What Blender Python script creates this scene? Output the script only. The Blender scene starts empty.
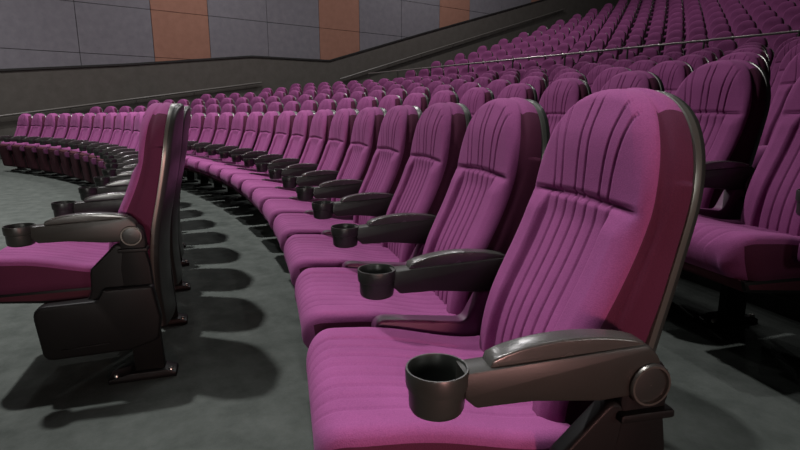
import bpy, bmesh, math
from mathutils import Vector, Matrix

scene = bpy.context.scene
COL = scene.collection
rad = math.radians

# ------------------------------------------------------------------ materials
def new_mat(name):
    m = bpy.data.materials.new(name); m.use_nodes = True
    nt = m.node_tree
    return m, nt, nt.nodes['Principled BSDF']

def set_in(b, **kw):
    for k, v in kw.items():
        k = k.replace('_', ' ')
        if k in b.inputs: b.inputs[k].default_value = v

def fabric(name, c1, c2, sheen=0.05, bump=0.45, scale=380):
    m, nt, b = new_mat(name)
    tc = nt.nodes.new('ShaderNodeTexCoord')
    n = nt.nodes.new('ShaderNodeTexNoise'); n.inputs['Scale'].default_value = scale; n.inputs['Detail'].default_value = 3
    n2 = nt.nodes.new('ShaderNodeTexNoise'); n2.inputs['Scale'].default_value = 9; n2.inputs['Detail'].default_value = 4
    mix = nt.nodes.new('ShaderNodeMix'); mix.data_type = 'RGBA'
    mix.inputs['A'].default_value = (*c1, 1); mix.inputs['B'].default_value = (*c2, 1)
    add = nt.nodes.new('ShaderNodeMath'); add.operation = 'MULTIPLY_ADD'; add.inputs[1].default_value = 0.6
    half = nt.nodes.new('ShaderNodeMath'); half.operation = 'MULTIPLY'; half.inputs[1].default_value = 0.4
    nt.links.new(tc.outputs['Object'], n.inputs['Vector']); nt.links.new(tc.outputs['Object'], n2.inputs['Vector'])
    nt.links.new(n2.outputs['Fac'], half.inputs[0])
    nt.links.new(n.outputs['Fac'], add.inputs[0]); nt.links.new(half.outputs[0], add.inputs[2])
    nt.links.new(add.outputs[0], mix.inputs['Factor'])
    nt.links.new(mix.outputs['Result'], b.inputs['Base Color'])
    bp = nt.nodes.new('ShaderNodeBump'); bp.inputs['Strength'].default_value = bump; bp.inputs['Distance'].default_value = 0.0015
    nt.links.new(n.outputs['Fac'], bp.inputs['Height']); nt.links.new(bp.outputs['Normal'], b.inputs['Normal'])
    set_in(b, Roughness=0.92, Sheen_Weight=sheen, Sheen_Roughness=0.45)
    b.inputs['Sheen Tint'].default_value = (1.0, 0.62, 0.92, 1)
    b.inputs['Specular IOR Level'].default_value = 0.15
    return m

def plastic(name, c, rough=0.35, spec=0.5, bump=0.05, scale=300, metal=0.0):
    m, nt, b = new_mat(name)
    tc = nt.nodes.new('ShaderNodeTexCoord')
    n = nt.nodes.new('ShaderNodeTexNoise'); n.inputs['Scale'].default_value = scale
    n3 = nt.nodes.new('ShaderNodeTexNoise'); n3.inputs['Scale'].default_value = 14
    ramp = nt.nodes.new('ShaderNodeMapRange'); ramp.inputs['To Min'].default_value = rough - 0.06; ramp.inputs['To Max'].default_value = rough + 0.08
    nt.links.new(tc.outputs['Object'], n.inputs['Vector']); nt.links.new(tc.outputs['Object'], n3.inputs['Vector'])
    nt.links.new(n3.outputs['Fac'], ramp.inputs['Value']); nt.links.new(ramp.outputs['Result'], b.inputs['Roughness'])
    bp = nt.nodes.new('ShaderNodeBump'); bp.inputs['Strength'].default_value = bump; bp.inputs['Distance'].default_value = 0.001
    nt.links.new(n.outputs['Fac'], bp.inputs['Height']); nt.links.new(bp.outputs['Normal'], b.inputs['Normal'])
    b.inputs['Base Color'].default_value = (*c, 1)
    b.inputs['Specular IOR Level'].default_value = spec
    b.inputs['Metallic'].default_value = metal
    return m

def surface(name, c1, c2, scale, rough=0.85, bump=0.1, dist=0.002, fine=None, spec=0.3):
    m, nt, b = new_mat(name)
    tc = nt.nodes.new('ShaderNodeTexCoord')
    n = nt.nodes.new('ShaderNodeTexNoise'); n.inputs['Scale'].default_value = scale; n.inputs['Detail'].default_value = 8; n.inputs['Roughness'].default_value = 0.65
    cr = nt.nodes.new('ShaderNodeValToRGB')
    cr.color_ramp.elements[0].position = 0.35; cr.color_ramp.elements[0].color = (*c1, 1)
    cr.color_ramp.elements[1].position = 0.68; cr.color_ramp.elements[1].color = (*c2, 1)
    nt.links.new(tc.outputs['Object'], n.inputs['Vector']); nt.links.new(n.outputs['Fac'], cr.inputs['Fac'])
    nt.links.new(cr.outputs['Color'], b.inputs['Base Color'])
    h = n
    if fine:
        h = nt.nodes.new('ShaderNodeTexNoise'); h.inputs['Scale'].default_value = fine; h.inputs['Detail'].default_value = 3
        nt.links.new(tc.outputs['Object'], h.inputs['Vector'])
    bp = nt.nodes.new('ShaderNodeBump'); bp.inputs['Strength'].default_value = bump; bp.inputs['Distance'].default_value = dist
    nt.links.new(h.outputs['Fac'], bp.inputs['Height']); nt.links.new(bp.outputs['Normal'], b.inputs['Normal'])
    b.inputs['Roughness'].default_value = rough
    b.inputs['Specular IOR Level'].default_value = spec
    return m

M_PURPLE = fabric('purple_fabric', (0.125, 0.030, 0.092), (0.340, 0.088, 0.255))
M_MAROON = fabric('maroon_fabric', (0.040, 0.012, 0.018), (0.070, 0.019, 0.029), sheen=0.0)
M_BOXING_SHADED = fabric('shaded_boxing_fabric', (0.046, 0.010, 0.025), (0.098, 0.021, 0.052), sheen=0.02)  # maroon sides, colour darkened to stand in for shade between seats
M_SHELL = plastic('shell_plastic', (0.018, 0.020, 0.018), 0.36, 0.45)
M_ARM = plastic('arm_plastic', (0.021, 0.021, 0.018), 0.40, 0.35, bump=0.12)
M_PAD = plastic('pad_plastic', (0.045, 0.045, 0.041), 0.25, 0.8, bump=0.2, scale=160)
M_CUP = plastic('cup_plastic', (0.022, 0.024, 0.021), 0.38, 0.45)
M_BLACK = plastic('black_plastic', (0.008, 0.008, 0.008), 0.42, 0.12)
M_STEEL = plastic('dark_steel', (0.14, 0.135, 0.12), 0.34, 0.5, metal=0.8)
M_RIM = plastic('satin_rim', (0.11, 0.113, 0.10), 0.30, 0.7, metal=0.5)
M_VINYL = plastic('purple_vinyl', (0.110, 0.028, 0.082), 0.45, 0.35)
M_BOLT = plastic('bolt_metal', (0.5, 0.5, 0.45), 0.3, 0.5, metal=1.0)
M_RAIL = plastic('rail_metal', (0.30, 0.27, 0.26), 0.35, 0.5, metal=0.7)
M_FLOOR = surface('carpet_floor', (0.050, 0.058, 0.052), (0.082, 0.092, 0.084), 7.0, 0.95, 0.5, 0.004, fine=90, spec=0.1)
M_PANEL = surface('grey_acoustic_panel', (0.150, 0.143, 0.158), (0.178, 0.170, 0.186), 6, 0.95, 0.25, 0.002, fine=220, spec=0.1)
M_ORANGE = surface('orange_acoustic_panel', (0.250, 0.128, 0.092), (0.285, 0.147, 0.106), 6, 0.95, 0.25, 0.002, fine=220, spec=0.1)
M_BAND = surface('dark_wall_cladding', (0.078, 0.071, 0.062), (0.095, 0.087, 0.077), 4, 0.8, 0.15, 0.002, fine=120, spec=0.2)
M_JOINT = surface('joint_black', (0.02, 0.02, 0.02), (0.025, 0.025, 0.025), 5, 0.9)
M_TRIM = surface('dark_trim', (0.018, 0.017, 0.016), (0.024, 0.023, 0.022), 8, 0.6)
M_NOSE = surface('step_nosing', (0.20, 0.21, 0.20), (0.26, 0.27, 0.26), 12, 0.7)

# ------------------------------------------------------------------ helpers
def mesh_from_bm(name, bm, mats, smooth=True, angle=None):
    bmesh.ops.recalc_face_normals(bm, faces=bm.faces)
    me = bpy.data.meshes.new(name)
    bm.to_mesh(me); bm.free()
    for m in (mats if isinstance(mats, (list, tuple)) else [mats]): me.materials.append(m)
    for p in me.polygons: p.use_smooth = smooth
    if smooth and angle:
        me.set_sharp_from_angle(angle=rad(angle))
    return me

def obj(name, me, parent=None):
    o = bpy.data.objects.new(name, me); COL.objects.link(o)
    if parent: o.parent = parent
    return o

def interp(tab, x):
    """Catmull-Rom style interpolation of a sorted (x, y) table."""
    if x <= tab[0][0]: return tab[0][1]
    if x >= tab[-1][0]: return tab[-1][1]
    for i in range(len(tab) - 1):
        if tab[i][0] <= x <= tab[i + 1][0]:
            x1, y1 = tab[i]; x2, y2 = tab[i + 1]
            x0, y0 = tab[max(i - 1, 0)]; x3, y3 = tab[min(i + 2, len(tab) - 1)]
            t = (x - x1) / (x2 - x1)
            m1 = (y2 - y0) / (x2 - x0) * (x2 - x1); m2 = (y3 - y1) / (x3 - x1) * (x2 - x1)
            t2, t3 = t * t, t * t * t
            return (2*t3 - 3*t2 + 1)*y1 + (t3 - 2*t2 + t)*m1 + (-2*t3 + 3*t2)*y2 + (t3 - t2)*m2

def smooth01(a, b, x):
    t = min(1, max(0, (x - a) / (b - a))); return t * t * (3 - 2 * t)

def side_prism(poly, x0, x1, bevel=0.006, segs=2):
    """polygon in (forward, z), extruded along x; forward is -Y."""
    bm = bmesh.new()
    a = [bm.verts.new((x0, -f, z)) for f, z in poly]
    b = [bm.verts.new((x1, -f, z)) for f, z in poly]
    n = len(poly)
    bm.faces.new(a); bm.faces.new(b[::-1])
    for i in range(n): bm.faces.new((a[i], b[i], b[(i + 1) % n], a[(i + 1) % n]))
    bmesh.ops.recalc_face_normals(bm, faces=bm.faces)
    if bevel:
        rim = [e for e in bm.edges if abs(e.verts[0].co.x - e.verts[1].co.x) < 1e-6]
        bmesh.ops.bevel(bm, geom=rim, offset=bevel, segments=segs, affect='EDGES', profile=0.5, clamp_overlap=True)
    return bm

def round_poly(pts, n=5):
    """pts: (f, z, r) corners -> rounded polygon."""
    out = []
    N = len(pts)
    for i in range(N):
        p = Vector(pts[i][:2]); r = pts[i][2]
        if r <= 0: out.append((p.x, p.y)); continue
        a = (Vector(pts[i - 1][:2]) - p); b = (Vector(pts[(i + 1) % N][:2]) - p)
        la, lb = a.length, b.length
        a.normalize(); b.normalize()
        ang = a.angle(b)
        t = min(r / math.tan(ang / 2), la * 0.48, lb * 0.48)
        p0 = p + a * t; p1 = p + b * t
        for k in range(n + 1):
            s = k / n
            q = p0 * (1 - s) ** 2 + p * 2 * s * (1 - s) + p1 * s ** 2
            out.append((q.x, q.y))
    return out

def lathe(bm, prof, cx, cy, n=36, mat=0):
    rings = []
    for r, z in prof:
        rings.append([bm.verts.new((cx + r * math.cos(2*math.pi*i/n), cy + r * math.sin(2*math.pi*i/n), z)) for i in range(n)])
    for a, b in zip(rings, rings[1:]):
        for i in range(n):
            f = bm.faces.new((a[i], a[(i+1) % n], b[(i+1) % n], b[i])); f.material_index = mat
    f = bm.faces.new(rings[0]); f.material_index = mat
    f = bm.faces.new(rings[-1]); f.material_index = mat

def tube(bm, p0, p1, r, n=10):
    p0, p1 = Vector(p0), Vector(p1)
    d = (p1 - p0).normalized()
    u = d.orthogonal().normalized(); v = d.cross(u)
    A = [bm.verts.new(p0 + (u*math.cos(2*math.pi*i/n) + v*math.sin(2*math.pi*i/n))*r) for i in range(n)]
    B = [bm.verts.new(p1 + (u*math.cos(2*math.pi*i/n) + v*math.sin(2*math.pi*i/n))*r) for i in range(n)]
    for i in range(n): bm.faces.new((A[i], A[(i+1) % n], B[(i+1) % n], B[i]))
    bm.faces.new(A); bm.faces.new(B)

def box(bm, x0, x1, y0, y1, z0, z1, mat=0):
    v = [bm.verts.new((x, y, z)) for x in (x0, x1) for y in (y0, y1) for z in (z0, z1)]
    fs = []
    for q in ((0,1,3,2),(4,6,7,5),(0,4,5,1),(2,3,7,6),(0,2,6,4),(1,5,7,3)):
        f = bm.faces.new([v[i] for i in q]); f.material_index = mat; fs.append(f)
    return v

# ------------------------------------------------------------------ the seat
HALF = 0.28                     # half the seat pitch
ZT = 1.070                      # top of the back cushion
# front line of the back cushion: (z, forward)
FRONT = [(0.40, 0.196), (0.47, 0.194), (0.54, 0.182), (0.60, 0.162), (0.66, 0.135), (0.72, 0.107), (0.79, 0.079),
         (0.845, 0.063), (0.90, 0.053), (0.95, 0.043), (0.99, 0.033), (1.04, 0.014), (1.08, -0.006)]
REAR = [(0.14, 0.040), (0.30, 0.050), (0.45, 0.045), (0.58, 0.028), (0.71, -0.002), (0.84, -0.030), (0.95, -0.048), (1.02, -0.060), (1.09, -0.072)]

def back_half_width(z, W=0.209, z0=0.83, zt=ZT, p=2.35):
    w = W * (0.93 + 0.07 * smooth01(0.40, 0.70, z))
    if z > z0:
        t = min(1, (z - z0) / (zt - z0)); w *= max(0, 1 - t ** p) ** (1 / p)
    return w

def back_top(x, W=0.209, z0=0.83, zt=ZT, p=2.35):
    t = min(1, abs(x) / W)
    return z0 + (zt - z0) * max(0, 1 - t ** p) ** (1 / p)

SEAM = 0.845
def gauss(d, s): return math.exp(-(d / s) ** 2)

def back_relief(u, z, fine):
    """height (towards the sitter) of bolsters, flutes and seams."""
    h = 0.014 * (1 - u * u) * smooth01(SEAM, 1.0, z)
    if not fine: return h
    w = 0.208
    h -= 0.0130 * gauss(z - (SEAM + 0.006 * math.cos(u * 2.2)), 0.0050)
    if z > SEAM:
        t = (z - SEAM) / (ZT - SEAM)
        h += 0.004 * math.sin(min(1, t * 1.6) * math.pi / 2)
        for u0 in (-0.50, -0.35, -0.075, 0.075, 0.35, 0.50):
            ul = u0 * (1 + 0.42 * t * t) if abs(u0) > .2 else u0
            h -= 0.0080 * gauss((u - ul) * w, 0.0023) * smooth01(1.07, 1.02, z)
    else:
        b = smooth01(0.52, 0.64, abs(u))
        fade = smooth01(SEAM, SEAM - 0.05, z)
        h += 0.014 * b * fade - 0.005 * (1 - b) * fade
        h -= 0.0060 * gauss((abs(u) - 0.555) * w, 0.0045)
        if abs(u) < 0.56:
            s = (u / 0.555 + 1) / 2 * 6
            d = abs(s - round(s))
            if 0 < round(s) < 6: h -= 0.0060 * gauss(d * 2 * 0.555 * w / 6, 0.0030)
            h += 0.0015 * math.sin((s % 1) * math.pi)
    return h

def roll(d, r):
    if d >= r: return 0
    return r - math.sqrt(max(0, r * r - (r - max(0, d)) ** 2))

def make_back_cushion(nu, nv, fine):
    bm = bmesh.new()
    z_lo = 0.415
    rows = []
    for j in range(nv + 1):
        s = j / nv
        s = 1 - (1 - s) ** 1.6
        z = z_lo + (ZT - z_lo) * s
        w = back_half_width(z)
        row = []
        for i in range(nu + 1):
            q = -1 + 2 * i / nu
            u = math.sin(q * math.pi / 2) * 0.45 + q * 0.55
            x = u * w
            d = min((1 - abs(u)) * w, back_top(x) - z + 0.0, z - z_lo + 0.02)
            f = interp(FRONT, z) + back_relief(x / 0.209, z, fine) * (1 - 0.97 * smooth01(0.80, 1.0, abs(u))) - roll(d, 0.021)
            row.append(bm.verts.new((x, -f, z)))
        rows.append(row)
    for j in range(nv):
        for i in range(nu):
            bm.faces.new((rows[j][i], rows[j][i+1], rows[j+1][i+1], rows[j+1][i]))
    # boxing between the front and the shell
    loop = [r[0] for r in rows] + rows[-1][1:-1] + [r[-1] for r in reversed(rows)] + list(reversed(rows[0][1:-1]))
    prev = loop
    nseg = 7 if fine else 1
    faces = []
    for k in range(1, nseg + 1):
        t = k / nseg
        cur = []
        for v in loop:
            fr = interp(REAR, v.co.z) + 0.004
            y = v.co.y + (-fr - v.co.y) * t
            bulge = 1 + 0.050 * math.sin(t * math.pi * 0.75) - 0.045 * math.exp(-(((t - 0.14) / 0.10) ** 2)) * (nseg > 1)
            drop = 0.010 * t
            zc = 0.75
            cur.append(bm.verts.new((v.co.x * bulge, y, zc + (v.co.z - zc) * (1 + (bulge - 1) * 0.5) - drop * (v.co.z > 0.9))))
        n = len(loop)
        for i in range(n):
            f = bm.faces.new((prev[i], prev[(i+1) % n], cur[(i+1) % n], cur[i])); faces.append(f)
            a_, b_ = loop[i].co, loop[(i+1) % n].co
            f.material_index = 1 if abs(a_.z - b_.z) > abs(a_.x - b_.x) * 0.9 else 0  # sides get the shade-darkened maroon, the top stays purple
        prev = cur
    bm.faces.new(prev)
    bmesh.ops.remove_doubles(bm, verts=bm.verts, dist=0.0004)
    return mesh_from_bm('back_cushion', bm, [M_PURPLE, M_BOXING_SHADED])

def make_back_shell(nu, nv):
    """moulded plastic shell, rounded rim, bulging to the rear."""
    bm = bmesh.new()
    z_lo, zt, W = 0.16, ZT - 0.002, 0.220
    def hw(z):
        w = W * (0.80 + 0.20 * smooth01(0.16, 0.62, z))
        if z > 0.83:
            t = min(1, (z - 0.83) / (zt - 0.83)); w *= max(0, 1 - t ** 2.35) ** (1 / 2.35)
        return w
    rows = []
    for j in range(nv + 1):
        s = 1 - (1 - j / nv) ** 1.6
        z = z_lo + (zt - z_lo) * s
        w = hw(z)
        row = []
        for i in range(nu + 1):
            q = -1 + 2 * i / nu
            u = math.sin(q * math.pi / 2) * 0.5 + q * 0.5
            x = u * w
            d = min((1 - abs(u)) * w, back_top(x, W, 0.83, zt) - z, z - z_lo + 0.01)
            f = interp(REAR, z) - 0.022 - 0.018 * (1 - u * u) + roll(d, 0.016)
            row.append(bm.verts.new((x, -f, z)))
        rows.append(row)
    for j in range(nv):
        for i in range(nu):
            bm.faces.new((rows[j][i], rows[j][i+1], rows[j+1][i+1], rows[j+1][i]))
    loop = [r[0] for r in rows] + rows[-1][1:-1] + [r[-1] for r in reversed(rows)] + list(reversed(rows[0][1:-1]))
    cur = [bm.verts.new((v.co.x, -(interp(REAR, v.co.z) + 0.006), v.co.z)) for v in loop]
    cur2 = [bm.verts.new((v.co.x * 0.965, -(interp(REAR, v.co.z) + 0.010), 0.6 + (v.co.z - 0.6) * 0.985)) for v in loop]
    n = len(loop)
    for a, b in ((loop, cur), (cur, cur2)):
        for i in range(n): bm.faces.new((a[i], a[(i+1) % n], b[(i+1) % n], b[i])).material_index = 1
    bm.faces.new(cur2)
    bmesh.ops.remove_doubles(bm, verts=bm.verts, dist=0.0004)
    return mesh_from_bm('back_shell', bm, [M_SHELL, M_RIM], angle=50)

SEAT_F, SEAT_R = 0.640, 0.170
def seat_half_width(f, W=0.234):
    e = SEAT_F - f
    if e < 0.085:
        t = 1 - max(0, e) / 0.085
        return W * (1 - 0.30 * (1 - math.sqrt(max(0, 1 - t ** 2.4))))
    return W

def make_seat_cushion(nu, nv, fine):
    bm = bmesh.new()
    rows = []
    W = 0.234
    for j in range(nv + 1):
        s = (j / nv)
        s = 1 - (1 - s) ** 1.7
        f = SEAT_R + (SEAT_F - SEAT_R) * s
        w = seat_half_width(f)
        row = []
        for i in range(nu + 1):
            q = -1 + 2 * i / nu
            u = math.sin(q * math.pi / 2) * 0.45 + q * 0.55
            x = u * w
            z = 0.448 + 0.050 * smooth01(0.20, 0.50, f) + 0.006 * smooth01(0.45, 0.6, f)
            if fine:
                b = smooth01(0.62, 0.74, abs(u))
                z += 0.004 * b
                if abs(u) < 0.70:
                    g = (u / 0.66 + 1) / 2 * 7
                    d = abs(g - round(g))
                    z -= 0.0036 * gauss(d * 2 * 0.66 * W / 7, 0.0036)
                    z += 0.0010 * math.sin((g % 1) * math.pi) if 0 < g < 7 else 0
            # the seat dips a little under the sitter
            z -= 0.008 * (1 - u * u) * smooth01(0.6, 0.4, f)
            z -= roll((1 - abs(u)) * w, 0.028) * 0.9
            z -= roll(SEAT_F - f, 0.060)
            row.append(bm.verts.new((x, -f, z)))
        rows.append(row)
    for j in range(nv):
        for i in range(nu):
            bm.faces.new((rows[j][i], rows[j][i+1], rows[j+1][i+1], rows[j+1][i]))
    loop = [r[0] for r in rows] + rows[-1][1:-1] + [r[-1] for r in reversed(rows)] + list(reversed(rows[0][1:-1]))
    prev = loop; n = len(loop)
    nseg = 3 if fine else 1
    for k in range(1, nseg + 1):
        t = k / nseg
        cur = []
        for v in loop:
            front = smooth01(0.50, 0.62, -v.co.y)
            z = v.co.z + (0.372 + 0.0 * front - v.co.z) * t
            cur.append(bm.verts.new((v.co.x * (1 + 0.014 * math.sin(t * math.pi)), v.co.y + 0.030 * t * t * front, z)))
        for i in range(n):
            f = bm.faces.new((prev[i], prev[(i+1) % n], cur[(i+1) % n], cur[i]))
            a, b = loop[i].co, loop[(i+1) % n].co
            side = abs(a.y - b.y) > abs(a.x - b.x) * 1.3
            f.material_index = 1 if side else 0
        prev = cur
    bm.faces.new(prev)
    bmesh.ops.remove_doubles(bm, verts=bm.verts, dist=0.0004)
    return mesh_from_bm('seat_cushion', bm, [M_PURPLE, M_BOXING_SHADED])

def make_seat_pan():
    """tray under the cushion: black rim with a maroon underside panel."""
    bm = bmesh.new()
    poly = round_poly([(0.175, 0.372, 0), (0.605, 0.372, 0), (0.590, 0.335, 0.02), (0.20, 0.300, 0.03)])
    bm = side_prism(poly, -0.229, 0.229, 0.012)
    bm2 = bmesh.new()
    p2 = [(0.225, 0.312), (0.560, 0.342), (0.562, 0.326), (0.228, 0.292)]
    bm2 = side_prism(p2, -0.205, 0.205, 0.006)
    me2 = bpy.data.meshes.new('tmp'); bm2.to_mesh(me2); bm2.free()
    nf = len(bm.faces)
    bm.from_mesh(me2); bpy.data.meshes.remove(me2)
    bm.faces.ensure_lookup_table()
    for f in bm.faces[nf:]: f.material_index = 1
    return mesh_from_bm('seat_pan', bm, [M_BLACK, M_MAROON], angle=40)

ARM_POLY = round_poly([(0.415, 0.632, 0.0), (0.098, 0.648, 0.02), (0.070, 0.620, 0.03), (0.078, 0.560, 0.02), (0.180, 0.556, 0.05), (0.300, 0.570, 0.03), (0.395, 0.570, 0.01), (0.415, 0.590, 0.01)])
def make_armrest():
    bm = side_prism(ARM_POLY, -0.026, 0.026, 0.007)
    return mesh_from_bm('armrest', bm, [M_ARM], angle=40)

def make_arm_pad():
    top = []
    n = 14
    for i in range(n + 1):
        t = i / n
        f = 0.368 - t * (0.368 - 0.104)
        top.append((f, 0.636 + 0.033 * max(0.0, math.sin(math.pi * min(1, 0.03 + t * 0.90))) ** 0.5))
    poly = [(0.372, 0.633)] + top + [(0.100, 0.644)]
    bm = side_prism(poly, -0.020, 0.020, 0.012, 4)
    return mesh_from_bm('arm_pad', bm, [M_PAD], angle=60)

def make_cup_holder():
    bm = bmesh.new()
    cy = -0.452
    lathe(bm, [(0.036, 0.564), (0.041, 0.567), (0.0435, 0.573), (0.0445, 0.604), (0.0480, 0.606), (0.0490, 0.612), (0.0495, 0.632), (0.0485, 0.6355), (0.0460, 0.6355), (0.0445, 0.632), (0.0425, 0.606), (0.040, 0.572), (0.001, 0.570)], 0, cy)
    return mesh_from_bm('cup_holder', bm, [M_CUP], angle=40)

def make_hinge_cap(side=1):
    bm = bmesh.new()
    prof = [(0.038, 0.0), (0.038, 0.010), (0.0355, 0.014), (0.032, 0.014), (0.030, 0.009), (0.024, 0.010), (0.001, 0.011)]
    n = 28; rings = []
    for r, h in prof:
        rings.append([bm.verts.new((0.020 + h, -0.092 + r * math.cos(2*math.pi*i/n), 0.578 + r * math.sin(2*math.pi*i/n))) for i in range(n)])
    for j, (a, b) in enumerate(zip(rings, rings[1:])):
        for i in range(n): bm.faces.new((a[i], a[(i+1) % n], b[(i+1) % n], b[i])).material_index = 0 if j in (1, 2, 3) else 1
    bm.faces.new(rings[0]); bm.faces.new(rings[-1])
    return mesh_from_bm('hinge_cap', bm, [M_STEEL, M_SHELL], angle=35)

def make_leg():
    """standard: rounded head at the arm pivot, collar, column and foot plate."""
    head = []
    for i in range(13):
        a = math.pi * (i / 12)
        head.append((0.092 + 0.043 * math.cos(a), 0.578 + 0.043 * math.sin(a)))
    poly = head + [(0.046, 0.545), (0.052, 0.52), (0.040, 0.45), (0.030, 0.25), (0.022, 0.015), (0.130, 0.015), (0.135, 0.25), (0.142, 0.45), (0.132, 0.52), (0.137, 0.545)]
    bm = side_prism(poly, -0.020, 0.020, 0.006)
    bm2 = side_prism(round_poly([(0.142, 0.530, .006), (0.042, 0.530, .006), (0.040, 0.514, .006), (0.144, 0.514, .006)]), -0.023, 0.034, 0.005)
    me = bpy.data.meshes.new('t'); bm2.to_mesh(me); bm2.free(); bm.from_mesh(me); bpy.data.meshes.remove(me)
    return mesh_from_bm('leg', bm, [M_BLACK], angle=40)

def make_foot():
    bm = side_prism(round_poly([(0.225, 0.0, 0), (0.225, 0.018, .008), (0.15, 0.034, .02), (0.02, 0.034, .02), (-0.02, 0.018, .008), (-0.02, 0.0, 0)]), -0.045, 0.045, 0.006)
    return mesh_from_bm('foot_plate', bm, [M_BLACK], angle=40)

def make_bolt(y):
    bm = bmesh.new()
    lathe(bm, [(0.010, 0.016), (0.010, 0.030), (0.007, 0.034), (0.001, 0.034)], 0.028, y, 12)
    return mesh_from_bm('bolt', bm, [M_BOLT], angle=40)

def make_side_wing():
    poly = round_poly([(0.468, 0.508, 0.05), (0.215, 0.478, 0.03), (0.170, 0.560, 0.01), (0.120, 0.560, 0.0), (0.120, 0.410, 0.02), (0.462, 0.420, 0.03)])
    bm = side_prism(poly, -0.026, 0.026, 0.017, 4)
    return mesh_from_bm('side_wing', bm, [M_VINYL], angle=60)

def make_end_panel():
    poly = round_poly([(0.440, 0.338, 0.045), (0.262, 0.341, 0.02), (0.250, 0.372, 0.02), (0.245, 0.455, 0.03), (0.150, 0.550, 0.02), (0.060, 0.500, 0.02), (0.030, 0.30, 0.05), (0.030, 0.16, 0.04), (0.10, 0.130, 0.04), (0.420, 0.130, 0.035)])
    bm = side_prism(poly, -0.018, 0.018, 0.008, 3)
    pod = side_prism(round_poly([(0.440, 0.340, 0.045), (0.230, 0.343, 0.02), (0.205, 0.385, 0.02), (0.035, 0.385, 0.02), (0.015, 0.25, 0.05), (0.030, 0.165, 0.04), (0.13, 0.135, 0.04), (0.420, 0.130, 0.035)]), 0.0, 0.052, 0.010, 3)
    mp = bpy.data.meshes.new('t'); pod.to_mesh(mp); pod.free(); bm.from_mesh(mp); bpy.data.meshes.remove(mp)
    # raised lip along the lower edge
    bm2 = side_prism(round_poly([(0.36, 0.170, .004), (0.20, 0.178, .004), (0.20, 0.172, .002), (0.36, 0.164, .004)]), 0.049, 0.056, 0.0015)
    me = bpy.data.meshes.new('t'); bm2.to_mesh(me); bm2.free(); bm.from_mesh(me); bpy.data.meshes.remove(me)
    return mesh_from_bm('end_panel', bm, [M_BLACK], angle=60)

# shared mesh data
D = dict(back_hi=make_back_cushion(216, 96, True), back_lo=make_back_cushion(18, 18, False),
         shell_hi=make_back_shell(40, 44), shell_lo=make_back_shell(14, 14),
         seat_hi=make_seat_cushion(96, 36, True), seat_lo=make_seat_cushion(14, 8, False),
         pan=make_seat_pan(), arm=make_armrest(), pad=make_arm_pad(), cup=make_cup_holder(), cap=make_hinge_cap(),
         leg=make_leg(), foot=make_foot(), bolt_a=make_bolt(-0.195), bolt_b=make_bolt(0.0), wing=make_side_wing(), panel=make_end_panel())

FOLD = Matrix.Translation((0, -0.295, 0.335)) @ Matrix.Rotation(rad(-78), 4, 'X') @ Matrix.Translation((0, 0.405, -0.42))

def build_arm(root, x, mid):
    a = obj('armrest', D['arm'], root); a.location.x = x
    p = obj('arm_pad', D['pad'], a)
    if not mid:
        obj('cup_holder', D['cup'], a); obj('hinge_cap', D['cap'], a)
    else:
        obj('cup_holder', D['cup'], a)
    return a

def build_seat(kind, folded=False, end=False, far_arm=False):
    """kind: full (near rows), mid (rows seen as tops), far (upper tiers)."""
    root = bpy.data.objects.new('cinema_seat', None); COL.objects.link(root)
    root.empty_display_size = 0.2
    hi = kind == 'full'
    c = obj('back_cushion', D['back_hi' if kind != 'far' else 'back_lo'], root)
    obj('back_shell', D['shell_hi' if hi else 'shell_lo'], root)
    s = obj('seat_cushion', D['seat_hi' if hi else 'seat_lo'], root)
    if folded: s.matrix_local = FOLD
    if kind == 'far':
        a = obj('armrest', D['arm'], root); a.location.x = HALF
        l = obj('leg', D['leg'], root); l.location.x = HALF
        return root
    p = obj('seat_pan', D['pan'], root)
    if folded: p.matrix_local = FOLD
    build_arm(root, HALF, not hi)
    sides = [HALF] + ([-HALF] if far_arm else [])
    if far_arm: build_arm(root, -HALF, not hi)
    for x in sides:
        l = obj('leg', D['leg'], root); l.location.x = x
        ft = obj('foot_plate', D['foot'], l)
        if hi:
            obj('bolt', D['bolt_a'], ft); obj('bolt', D['bolt_b'], ft)
            if end and x > 0:
                w = obj('end_panel', D['panel'], root); w.location.x = x
            else:
                w = obj('side_wing', D['wing'], root); w.location.x = x
    return root

def copy_tree(o, parent=None):
    c = o.copy(); COL.objects.link(c)
    if parent: c.parent = parent
    for ch in list(o.children): copy_tree(ch, c)
    return c

PROTO = {}
def seat(kind, R, phi, z, label, group, folded=False, end=False, far_arm=False):
    key = (kind, folded, end, far_arm)
    if key not in PROTO:
        r = PROTO[key] = build_seat(*key)
    else:
        r = copy_tree(PROTO[key])
    r.location = (R * math.sin(phi), R * math.cos(phi), z)
    r.rotation_euler = (0, 0, -phi)
    r['label'] = label; r['category'] = 'seat'; r['group'] = group
    return r

# ------------------------------------------------------------------ layout
RA, GAP = 15.5975, 1.1113
RB = RA - GAP
PHA = rad(24.1529)
PHB = rad(18.7311)
PITCH = 0.56
STEP, RISE = 1.2, 0.18
ORD = ['zeroth', 'first', 'second', 'third', 'fourth', 'fifth', 'sixth', 'seventh', 'eighth', 'ninth', 'tenth', 'eleventh', 'twelfth',
       'thirteenth', 'fourteenth', 'fifteenth', 'sixteenth', 'seventeenth', 'eighteenth', 'nineteenth', 'twentieth', 'twenty-first',
       'twenty-second', 'twenty-third', 'twenty-fourth', 'twenty-fifth', 'twenty-sixth', 'twenty-seventh', 'twenty-eighth', 'twenty-ninth',
       'thirtieth', 'thirty-first', 'thirty-second', 'thirty-third', 'thirty-fourth', 'thirty-fifth']
LOWER, UPPER = 'purple cinema seats of the lower section', 'purple cinema seats of the upper section behind the railing'

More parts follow.
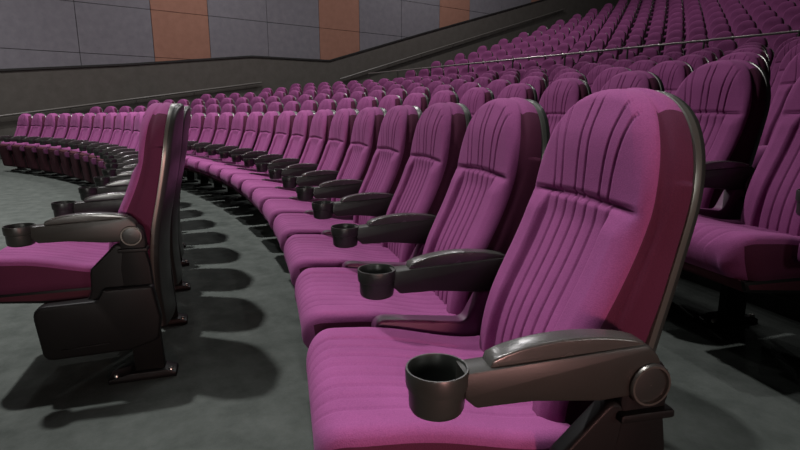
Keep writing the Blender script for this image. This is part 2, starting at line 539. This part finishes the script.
for k in range(19):                       # short front row on the left
    if k == 0: lab = 'Near aisle seat of the front row at left, seen side on, seat cushion down'
    elif k == 18: lab = 'Last purple seat at the far left end of the front row, folded up'
    else: lab = 'Purple cinema seat folded up in the front row, %s from the near aisle' % ORD[k + 1]
    seat('full', RB, PHB - (k + .5) * PITCH / RB, 0, lab, LOWER, folded=k > 0, end=k == 0, far_arm=k == 18)

for k in range(25):                       # second row, its near end fills the right of the photo
    if k == 0: lab = 'Largest, nearest purple cinema seat with armrest and cup holder in the right foreground'
    elif k == 1: lab = 'Purple cinema seat right next to the nearest foreground seat in the second row'
    else: lab = 'Purple cinema seat in the second row, %s from the near foreground seat' % ORD[k + 1]
    seat('full', RA, PHA - (k + .5) * PITCH / RA, 0, lab, LOWER, end=k == 0, far_arm=k == 24)

ROWNAME = {1: 'third', 2: 'fourth', 3: 'fifth', 4: 'sixth', 5: 'seventh'}
PH0 = {1: 19.75, 2: 16.57, 3: 13.90, 4: 11.53, 5: 9.53}
for n in range(1, 6):
    R = RA + STEP * n
    k, i = -1, 1
    while True:
        phi = rad(PH0[n]) - k * PITCH / R
        if R * math.sin(phi) < -7.98: break
        lab = 'Purple cinema seat in the %s row back, %s from the right edge' % (ROWNAME[n], ORD[i])
        if n == 1 and k == -1: lab = 'Purple cinema seat of the third row cut off by the right edge, nearest there'
        seat('full' if n <= 2 else 'mid', R, phi, RISE * n, lab, LOWER)
        k += 1; i += 1

# upper tiers
RU, TU, ZU, HU = 24.5, 1.055, 1.17, 0.337
NUP = 15
def right_phi(j): return [8.6, 7.6, 6.8, 6.0, 5.2, 4.6, 3.9, 3.2, 2.7, 2.2, 1.8, 1.4, 1.0, .6, .3][j]
budget = 300 - 19 - 25 - sum(1 for o in COL.objects if o.name.startswith('cinema_seat') and o.parent is None and 'row back' in o.get('label', '') + ('row back' if 'third row cut' in o.get('label', '') else ''))
rest = []
for j in range(NUP):
    R = RU + TU * j
    phi = -math.asin(7.95 / R); i = 1
    row = []
    while phi < rad(right_phi(j)):
        row.append((R, phi, ZU + HU * j, i)); phi += PITCH / R; i += 1
    for (R_, p_, z_, i_) in row:
        if budget > 0:
            seat('far', R_, p_, z_, 'Purple cinema seat in the %s row above the railing, %s from its left end' % (ORD[j + 1], ORD[i_]), UPPER)
            budget -= 1
        else:
            rest.append((R_, p_, z_))
# the highest, most distant rows: one object
bm = bmesh.new()
parts = [(D['back_lo'], 0), (D['shell_lo'], 2), (D['seat_lo'], 0), (D['arm'], 4), (D['leg'], 2)]
for (R_, p_, z_) in rest:
    Mw = Matrix.Translation((R_ * math.sin(p_), R_ * math.cos(p_), z_)) @ Matrix.Rotation(-p_, 4, 'Z')
    for me, off in parts:
        nv, nf = len(bm.verts), len(bm.faces)
        bm.from_mesh(me)
        bm.verts.ensure_lookup_table(); bm.faces.ensure_lookup_table()
        T = Mw @ Matrix.Translation((HALF if off >= 2 and me is not D['shell_lo'] else 0, 0, 0))
        for v in bm.verts[nv:]: v.co = T @ v.co
        for f in bm.faces[nf:]: f.material_index += off
me = bpy.data.meshes.new('distant_seats'); bm.to_mesh(me); bm.free()
for m in (M_PURPLE, M_BOXING_SHADED, M_SHELL, M_RIM, M_ARM): me.materials.append(m)
for p in me.polygons: p.use_smooth = True
ds = obj('distant_seats', me); ds['kind'] = 'stuff'
ds['label'] = 'Many small purple seats in the highest rows at the top right'; ds['category'] = 'seats'

# ------------------------------------------------------------------ room
WX = -9.3
def structure(o): o['kind'] = 'structure'; return o

# stepped floor: tiers follow the curved rows
prof = [(6.0, 0.0)]
riser = RA + 0.50
z = 0.0
for n in range(1, 6):
    r = RA + STEP * n - 1.0
    prof += [(r, z), (r, RISE * n)]; z = RISE * n
prof += [(21.85, z), (21.85, 1.08)]; z = 1.08
for j in range(0, 18):
    r = RU + TU * j - 0.66
    prof += [(r, z), (r, ZU + HU * j)]; z = ZU + HU * j
prof += [(46.0, z)]
bm = bmesh.new()
A0, A1, NA = -62, 50, 112
cols = []
for a in range(NA + 1):
    ph = rad(A0 + (A1 - A0) * a / NA)
    cols.append([bm.verts.new((r * math.sin(ph), r * math.cos(ph), zz)) for r, zz in prof])
for a in range(NA):
    for i in range(len(prof) - 1):
        bm.faces.new((cols[a][i], cols[a][i+1], cols[a+1][i+1], cols[a+1][i]))
for co, no in (((WX, 0, 0), (-1, 0, 0)), ((9.3, 0, 0), (1, 0, 0)), ((0, 42, 0), (0, 1, 0))):
    bmesh.ops.bisect_plane(bm, geom=bm.verts[:] + bm.edges[:] + bm.faces[:], plane_co=co, plane_no=no, clear_outer=True)
bmesh.ops.recalc_face_normals(bm, faces=bm.faces)
fl = structure(obj('floor', mesh_from_bm('floor', bm, [M_FLOOR], smooth=False)))

GY = 13.340                              # camera's y: the wall figures below are measured from there
# side wall: grey and orange acoustic panels above a dark band
bm = bmesh.new()
def wall_box(y0, y1, z0, z1, mat, depth=0.0):
    box(bm, WX - 0.25, WX + depth, y0, y1, z0, z1, mat)
box(bm, WX - 0.30, WX - 0.03, 0.0, 46.0, 0.0, 11.0, 2)       # dark backing seen in the joints
ybase = GY + 3.2
edges = []
per = [('o', 1.52), ('g', 1.765), ('g', 1.765)]
y = ybase - 5.05 * 4
while y < 45:
    for c, w in per:
        edges.append((y, y + w, 1 if c == 'o' else 0)); y += w
zs = [0.15 + 1.23 * i for i in range(9)]
g = 0.007
for y0, y1, mt in edges:
    if y1 < 0.2 or y0 > 45: continue
    for za, zb in zip(zs, zs[1:]):
        wall_box(y0 + g, y1 - g, za + g, zb - g, mt)
structure(obj('wall_left', mesh_from_bm('wall_left', bm, [M_PANEL, M_ORANGE, M_JOINT], smooth=False)))

# dark lower cladding whose top edge climbs with the floor
BAND = [(-10, 1.20), (-0.26, 2.10), (2.45, 2.375), (5.9, 2.80), (8.55, 2.83), (12.85, 4.14), (18.9, 5.93), (28, 8.66)]
def band_solid(x0, x1, off_lo, off_hi, floor0=None):
    bm = bmesh.new()
    lo, hi = [], []
    for dy, zz in BAND:
        lo.append((GY + dy, floor0 if floor0 is not None else zz + off_lo)); hi.append((GY + dy, zz + off_hi))
    V = [[bm.verts.new((x, yy, zz)) for (yy, zz) in L] for x in (x0, x1) for L in (lo, hi)]
    l0, h0, l1, h1 = V
    for i in range(len(BAND) - 1):
        bm.faces.new((l1[i], l1[i+1], h1[i+1], h1[i])); bm.faces.new((l0[i], h0[i], h0[i+1], l0[i+1]))
        bm.faces.new((h0[i], h1[i], h1[i+1], h0[i+1])); bm.faces.new((l0[i], l0[i+1], l1[i+1], l1[i]))
    bm.faces.new((l0[0], l1[0], h1[0], h0[0])); bm.faces.new((l0[-1], h0[-1], h1[-1], l1[-1]))
    return bm
structure(obj('wall_left_cladding', mesh_from_bm('wall_left_cladding', band_solid(WX - 0.02, WX + 0.06, 0, 0, -0.05), [M_BAND], smooth=False)))
structure(obj('trim_1', mesh_from_bm('trim_1', band_solid(WX - 0.02, WX + 0.085, -0.028, 0.022), [M_TRIM], smooth=False)))
bm = bmesh.new(); box(bm, -9.6, 9.6, 42.0, 42.3, 0, 12, 0)
structure(obj('wall_back', mesh_from_bm('wall_back', bm, [M_BAND], smooth=False)))

def handrail(pts, label):
    root = bpy.data.objects.new('handrail', None); COL.objects.link(root)
    root.location = (WX + 0.06, GY + pts[0][0], pts[0][1])
    root['label'] = label; root['category'] = 'handrail'
    o = Vector(root.location)
    bm = bmesh.new(); X = WX + 0.14
    for a, b in zip(pts, pts[1:]):
        tube(bm, Vector((X, GY + a[0], a[1])) - o, Vector((X, GY + b[0], b[1])) - o, 0.028, 12)
    obj('rail', mesh_from_bm('handrail_bar', bm, [M_WOODRAIL], angle=50), root)
    a, b = pts[0], pts[-1]
    n = max(2, int((b[0] - a[0]) / 1.6))
    for i in range(n + 1):
        t = (i + 0.3) / (n + 0.6)
        yy, zz = a[0] + (b[0] - a[0]) * t, a[1] + (b[1] - a[1]) * t
        bm = bmesh.new()
        tube(bm, Vector((X, GY + yy, zz - 0.02)) - o, Vector((X, GY + yy, zz - 0.07)) - o, 0.009, 8)
        tube(bm, Vector((X, GY + yy, zz - 0.07)) - o, Vector((WX + 0.058, GY + yy, zz - 0.08)) - o, 0.009, 8)
        obj('bracket', mesh_from_bm('bracket', bm, [M_STEEL], angle=50), root)
    return root
M_WOODRAIL = plastic('handrail_dark', (0.10, 0.092, 0.082), 0.4, 0.5)
handrail([(-4.0, 0.46), (6.15, 2.035)], 'Dark handrail on the lower wall beside the gently sloping front section')
handrail([(8.9, 2.245), (20.4, 5.72)], 'Dark handrail on the wall climbing steeply beside the upper section')

# railing between the lower section and the upper tiers
def railing():
    p0, p1 = Vector((-6.55, 21.735, 0)), Vector((4.9, 22.877, 0))
    root = bpy.data.objects.new('safety_railing', None); COL.objects.link(root)
    root.location = (p0.x, p0.y, 1.08)
    root['label'] = 'Long straight metal railing running in front of the upper section'; root['category'] = 'railing'
    o = Vector(root.location)
    L = (p1 - p0).length; d = (p1 - p0) / L
    bm = bmesh.new(); tube(bm, Vector((p0.x, p0.y, 2.235)) - o, Vector((p1.x, p1.y, 2.235)) - o, 0.018, 12)
    obj('top_rail', mesh_from_bm('top_rail', bm, [M_RAIL], angle=50), root)
    n = 9
    for i in range(n + 1):
        q = p0 + d * (L * i / n)
        bm = bmesh.new(); tube(bm, Vector((q.x, q.y, 1.08)) - o, Vector((q.x, q.y, 2.22)) - o, 0.017, 10)
        obj('post', mesh_from_bm('post', bm, [M_STEEL], angle=50), root)
    bm = bmesh.new(); tube(bm, Vector((p0.x, p0.y, 1.45)) - o, Vector((p1.x, p1.y, 1.45)) - o, 0.012, 8)
    obj('lower_rail', mesh_from_bm('lower_rail', bm, [M_STEEL], angle=50), root)
railing()

# ------------------------------------------------------------------ lights
def lamp(name, loc, power, size, target=None, color=(1, 1, 1), shape='DISK', spread=180):
    l = bpy.data.lights.new(name, 'AREA'); l.energy = power; l.shape = shape; l.size = size; l.color = color
    l.spread = rad(spread)
    o = bpy.data.objects.new(name, l); COL.objects.link(o); o.location = loc
    t = Vector(target) if target else Vector((loc[0], loc[1], 0))
    o.rotation_euler = (t - Vector(loc)).to_track_quat('-Z', 'Y').to_euler()
    return o
CW = (1.0, 0.97, 0.98)
for x, y, p in ((1.6, 12.9, 320), (-2.8, 12.6, 125), (-6.8, 11.4, 150)):
    lamp('ceiling_lamp', (x, y, 7.2), p, 0.28, color=CW, spread=120)
lamp('aisle_ceiling_lamp', (5.5, 13.5, 6.4), 7, 0.22, target=(6.2, 13.85, 0.5), color=CW, spread=30)
lamp('ceiling_lamp', (-0.8, 9.6, 7.2), 14, 0.28, color=CW, spread=130)
for x, y, p in ((3.2, 18.4, 22), (-0.6, 18.6, 60), (-4.6, 18.4, 100)):
    lamp('ceiling_lamp', (x, y, 7.6), p, 0.30, color=CW, spread=150)
lamp('ceiling_lamp', (-6.2, 16.8, 7.8), 190, 0.30, color=CW)
lamp('ceiling_lamp', (-6.2, 25.0, 10.0), 300, 0.30, color=CW)
for x, y, p in ((-3.5, 27.5, 90), (1.0, 27.0, 70), (-3.0, 34.0, 60)):
    lamp('ceiling_lamp', (x, y, 11.5), p, 0.4, color=CW)
lamp('screen_side_lamp', (-1.0, 3.0, 6.0), 10, 2.5, target=(2, 15, 0.6), color=(1.0, 0.98, 1.0))
lamp('aisle_fill', (9.1, 13.1, 0.62), 4.2, 0.3, target=(5.2, 14.0, 0.95), color=(1.0, 0.50, 0.46), spread=46)  # unseen red source, set low so only the end seats' sides catch it
lamp('aisle_fill', (9.1, 14.9, 1.35), 1.3, 0.6, target=(6.2, 14.3, 1.0), color=(1.0, 0.98, 0.92), spread=50)  # unseen light added so the nearest seat's shell rim shines
lamp('aisle_fill', (9.1, 11.4, 1.35), 3.0, 0.6, target=(4.7, 13.7, 1.05), color=(1.0, 0.98, 0.92), spread=34)  # unseen light added for the shine on the front-row end seat's rim

w = bpy.data.worlds.new('World'); scene.world = w; w.use_nodes = True
w.node_tree.nodes['Background'].inputs['Color'].default_value = (0.9, 0.95, 1.0, 1)
w.node_tree.nodes['Background'].inputs['Strength'].default_value = 0.004

# ------------------------------------------------------------------ camera
cam = bpy.data.cameras.new('Camera'); co = bpy.data.objects.new('Camera', cam); COL.objects.link(co)
co.location = (6.778, 13.340, 1.0138)
co.rotation_euler = (rad(90 - 11.741), 0, rad(54.5))
cam.sensor_width = 36; cam.sensor_fit = 'HORIZONTAL'; cam.lens = 521.5 / 800 * 36
cam.clip_start = 0.05; cam.clip_end = 200
scene.camera = co

scene.view_settings.view_transform = 'Standard'
scene.view_settings.look = 'None'
scene.view_settings.gamma = 1
scene.view_settings.use_curve_mapping = False
scene.view_settings.exposure = 0.0
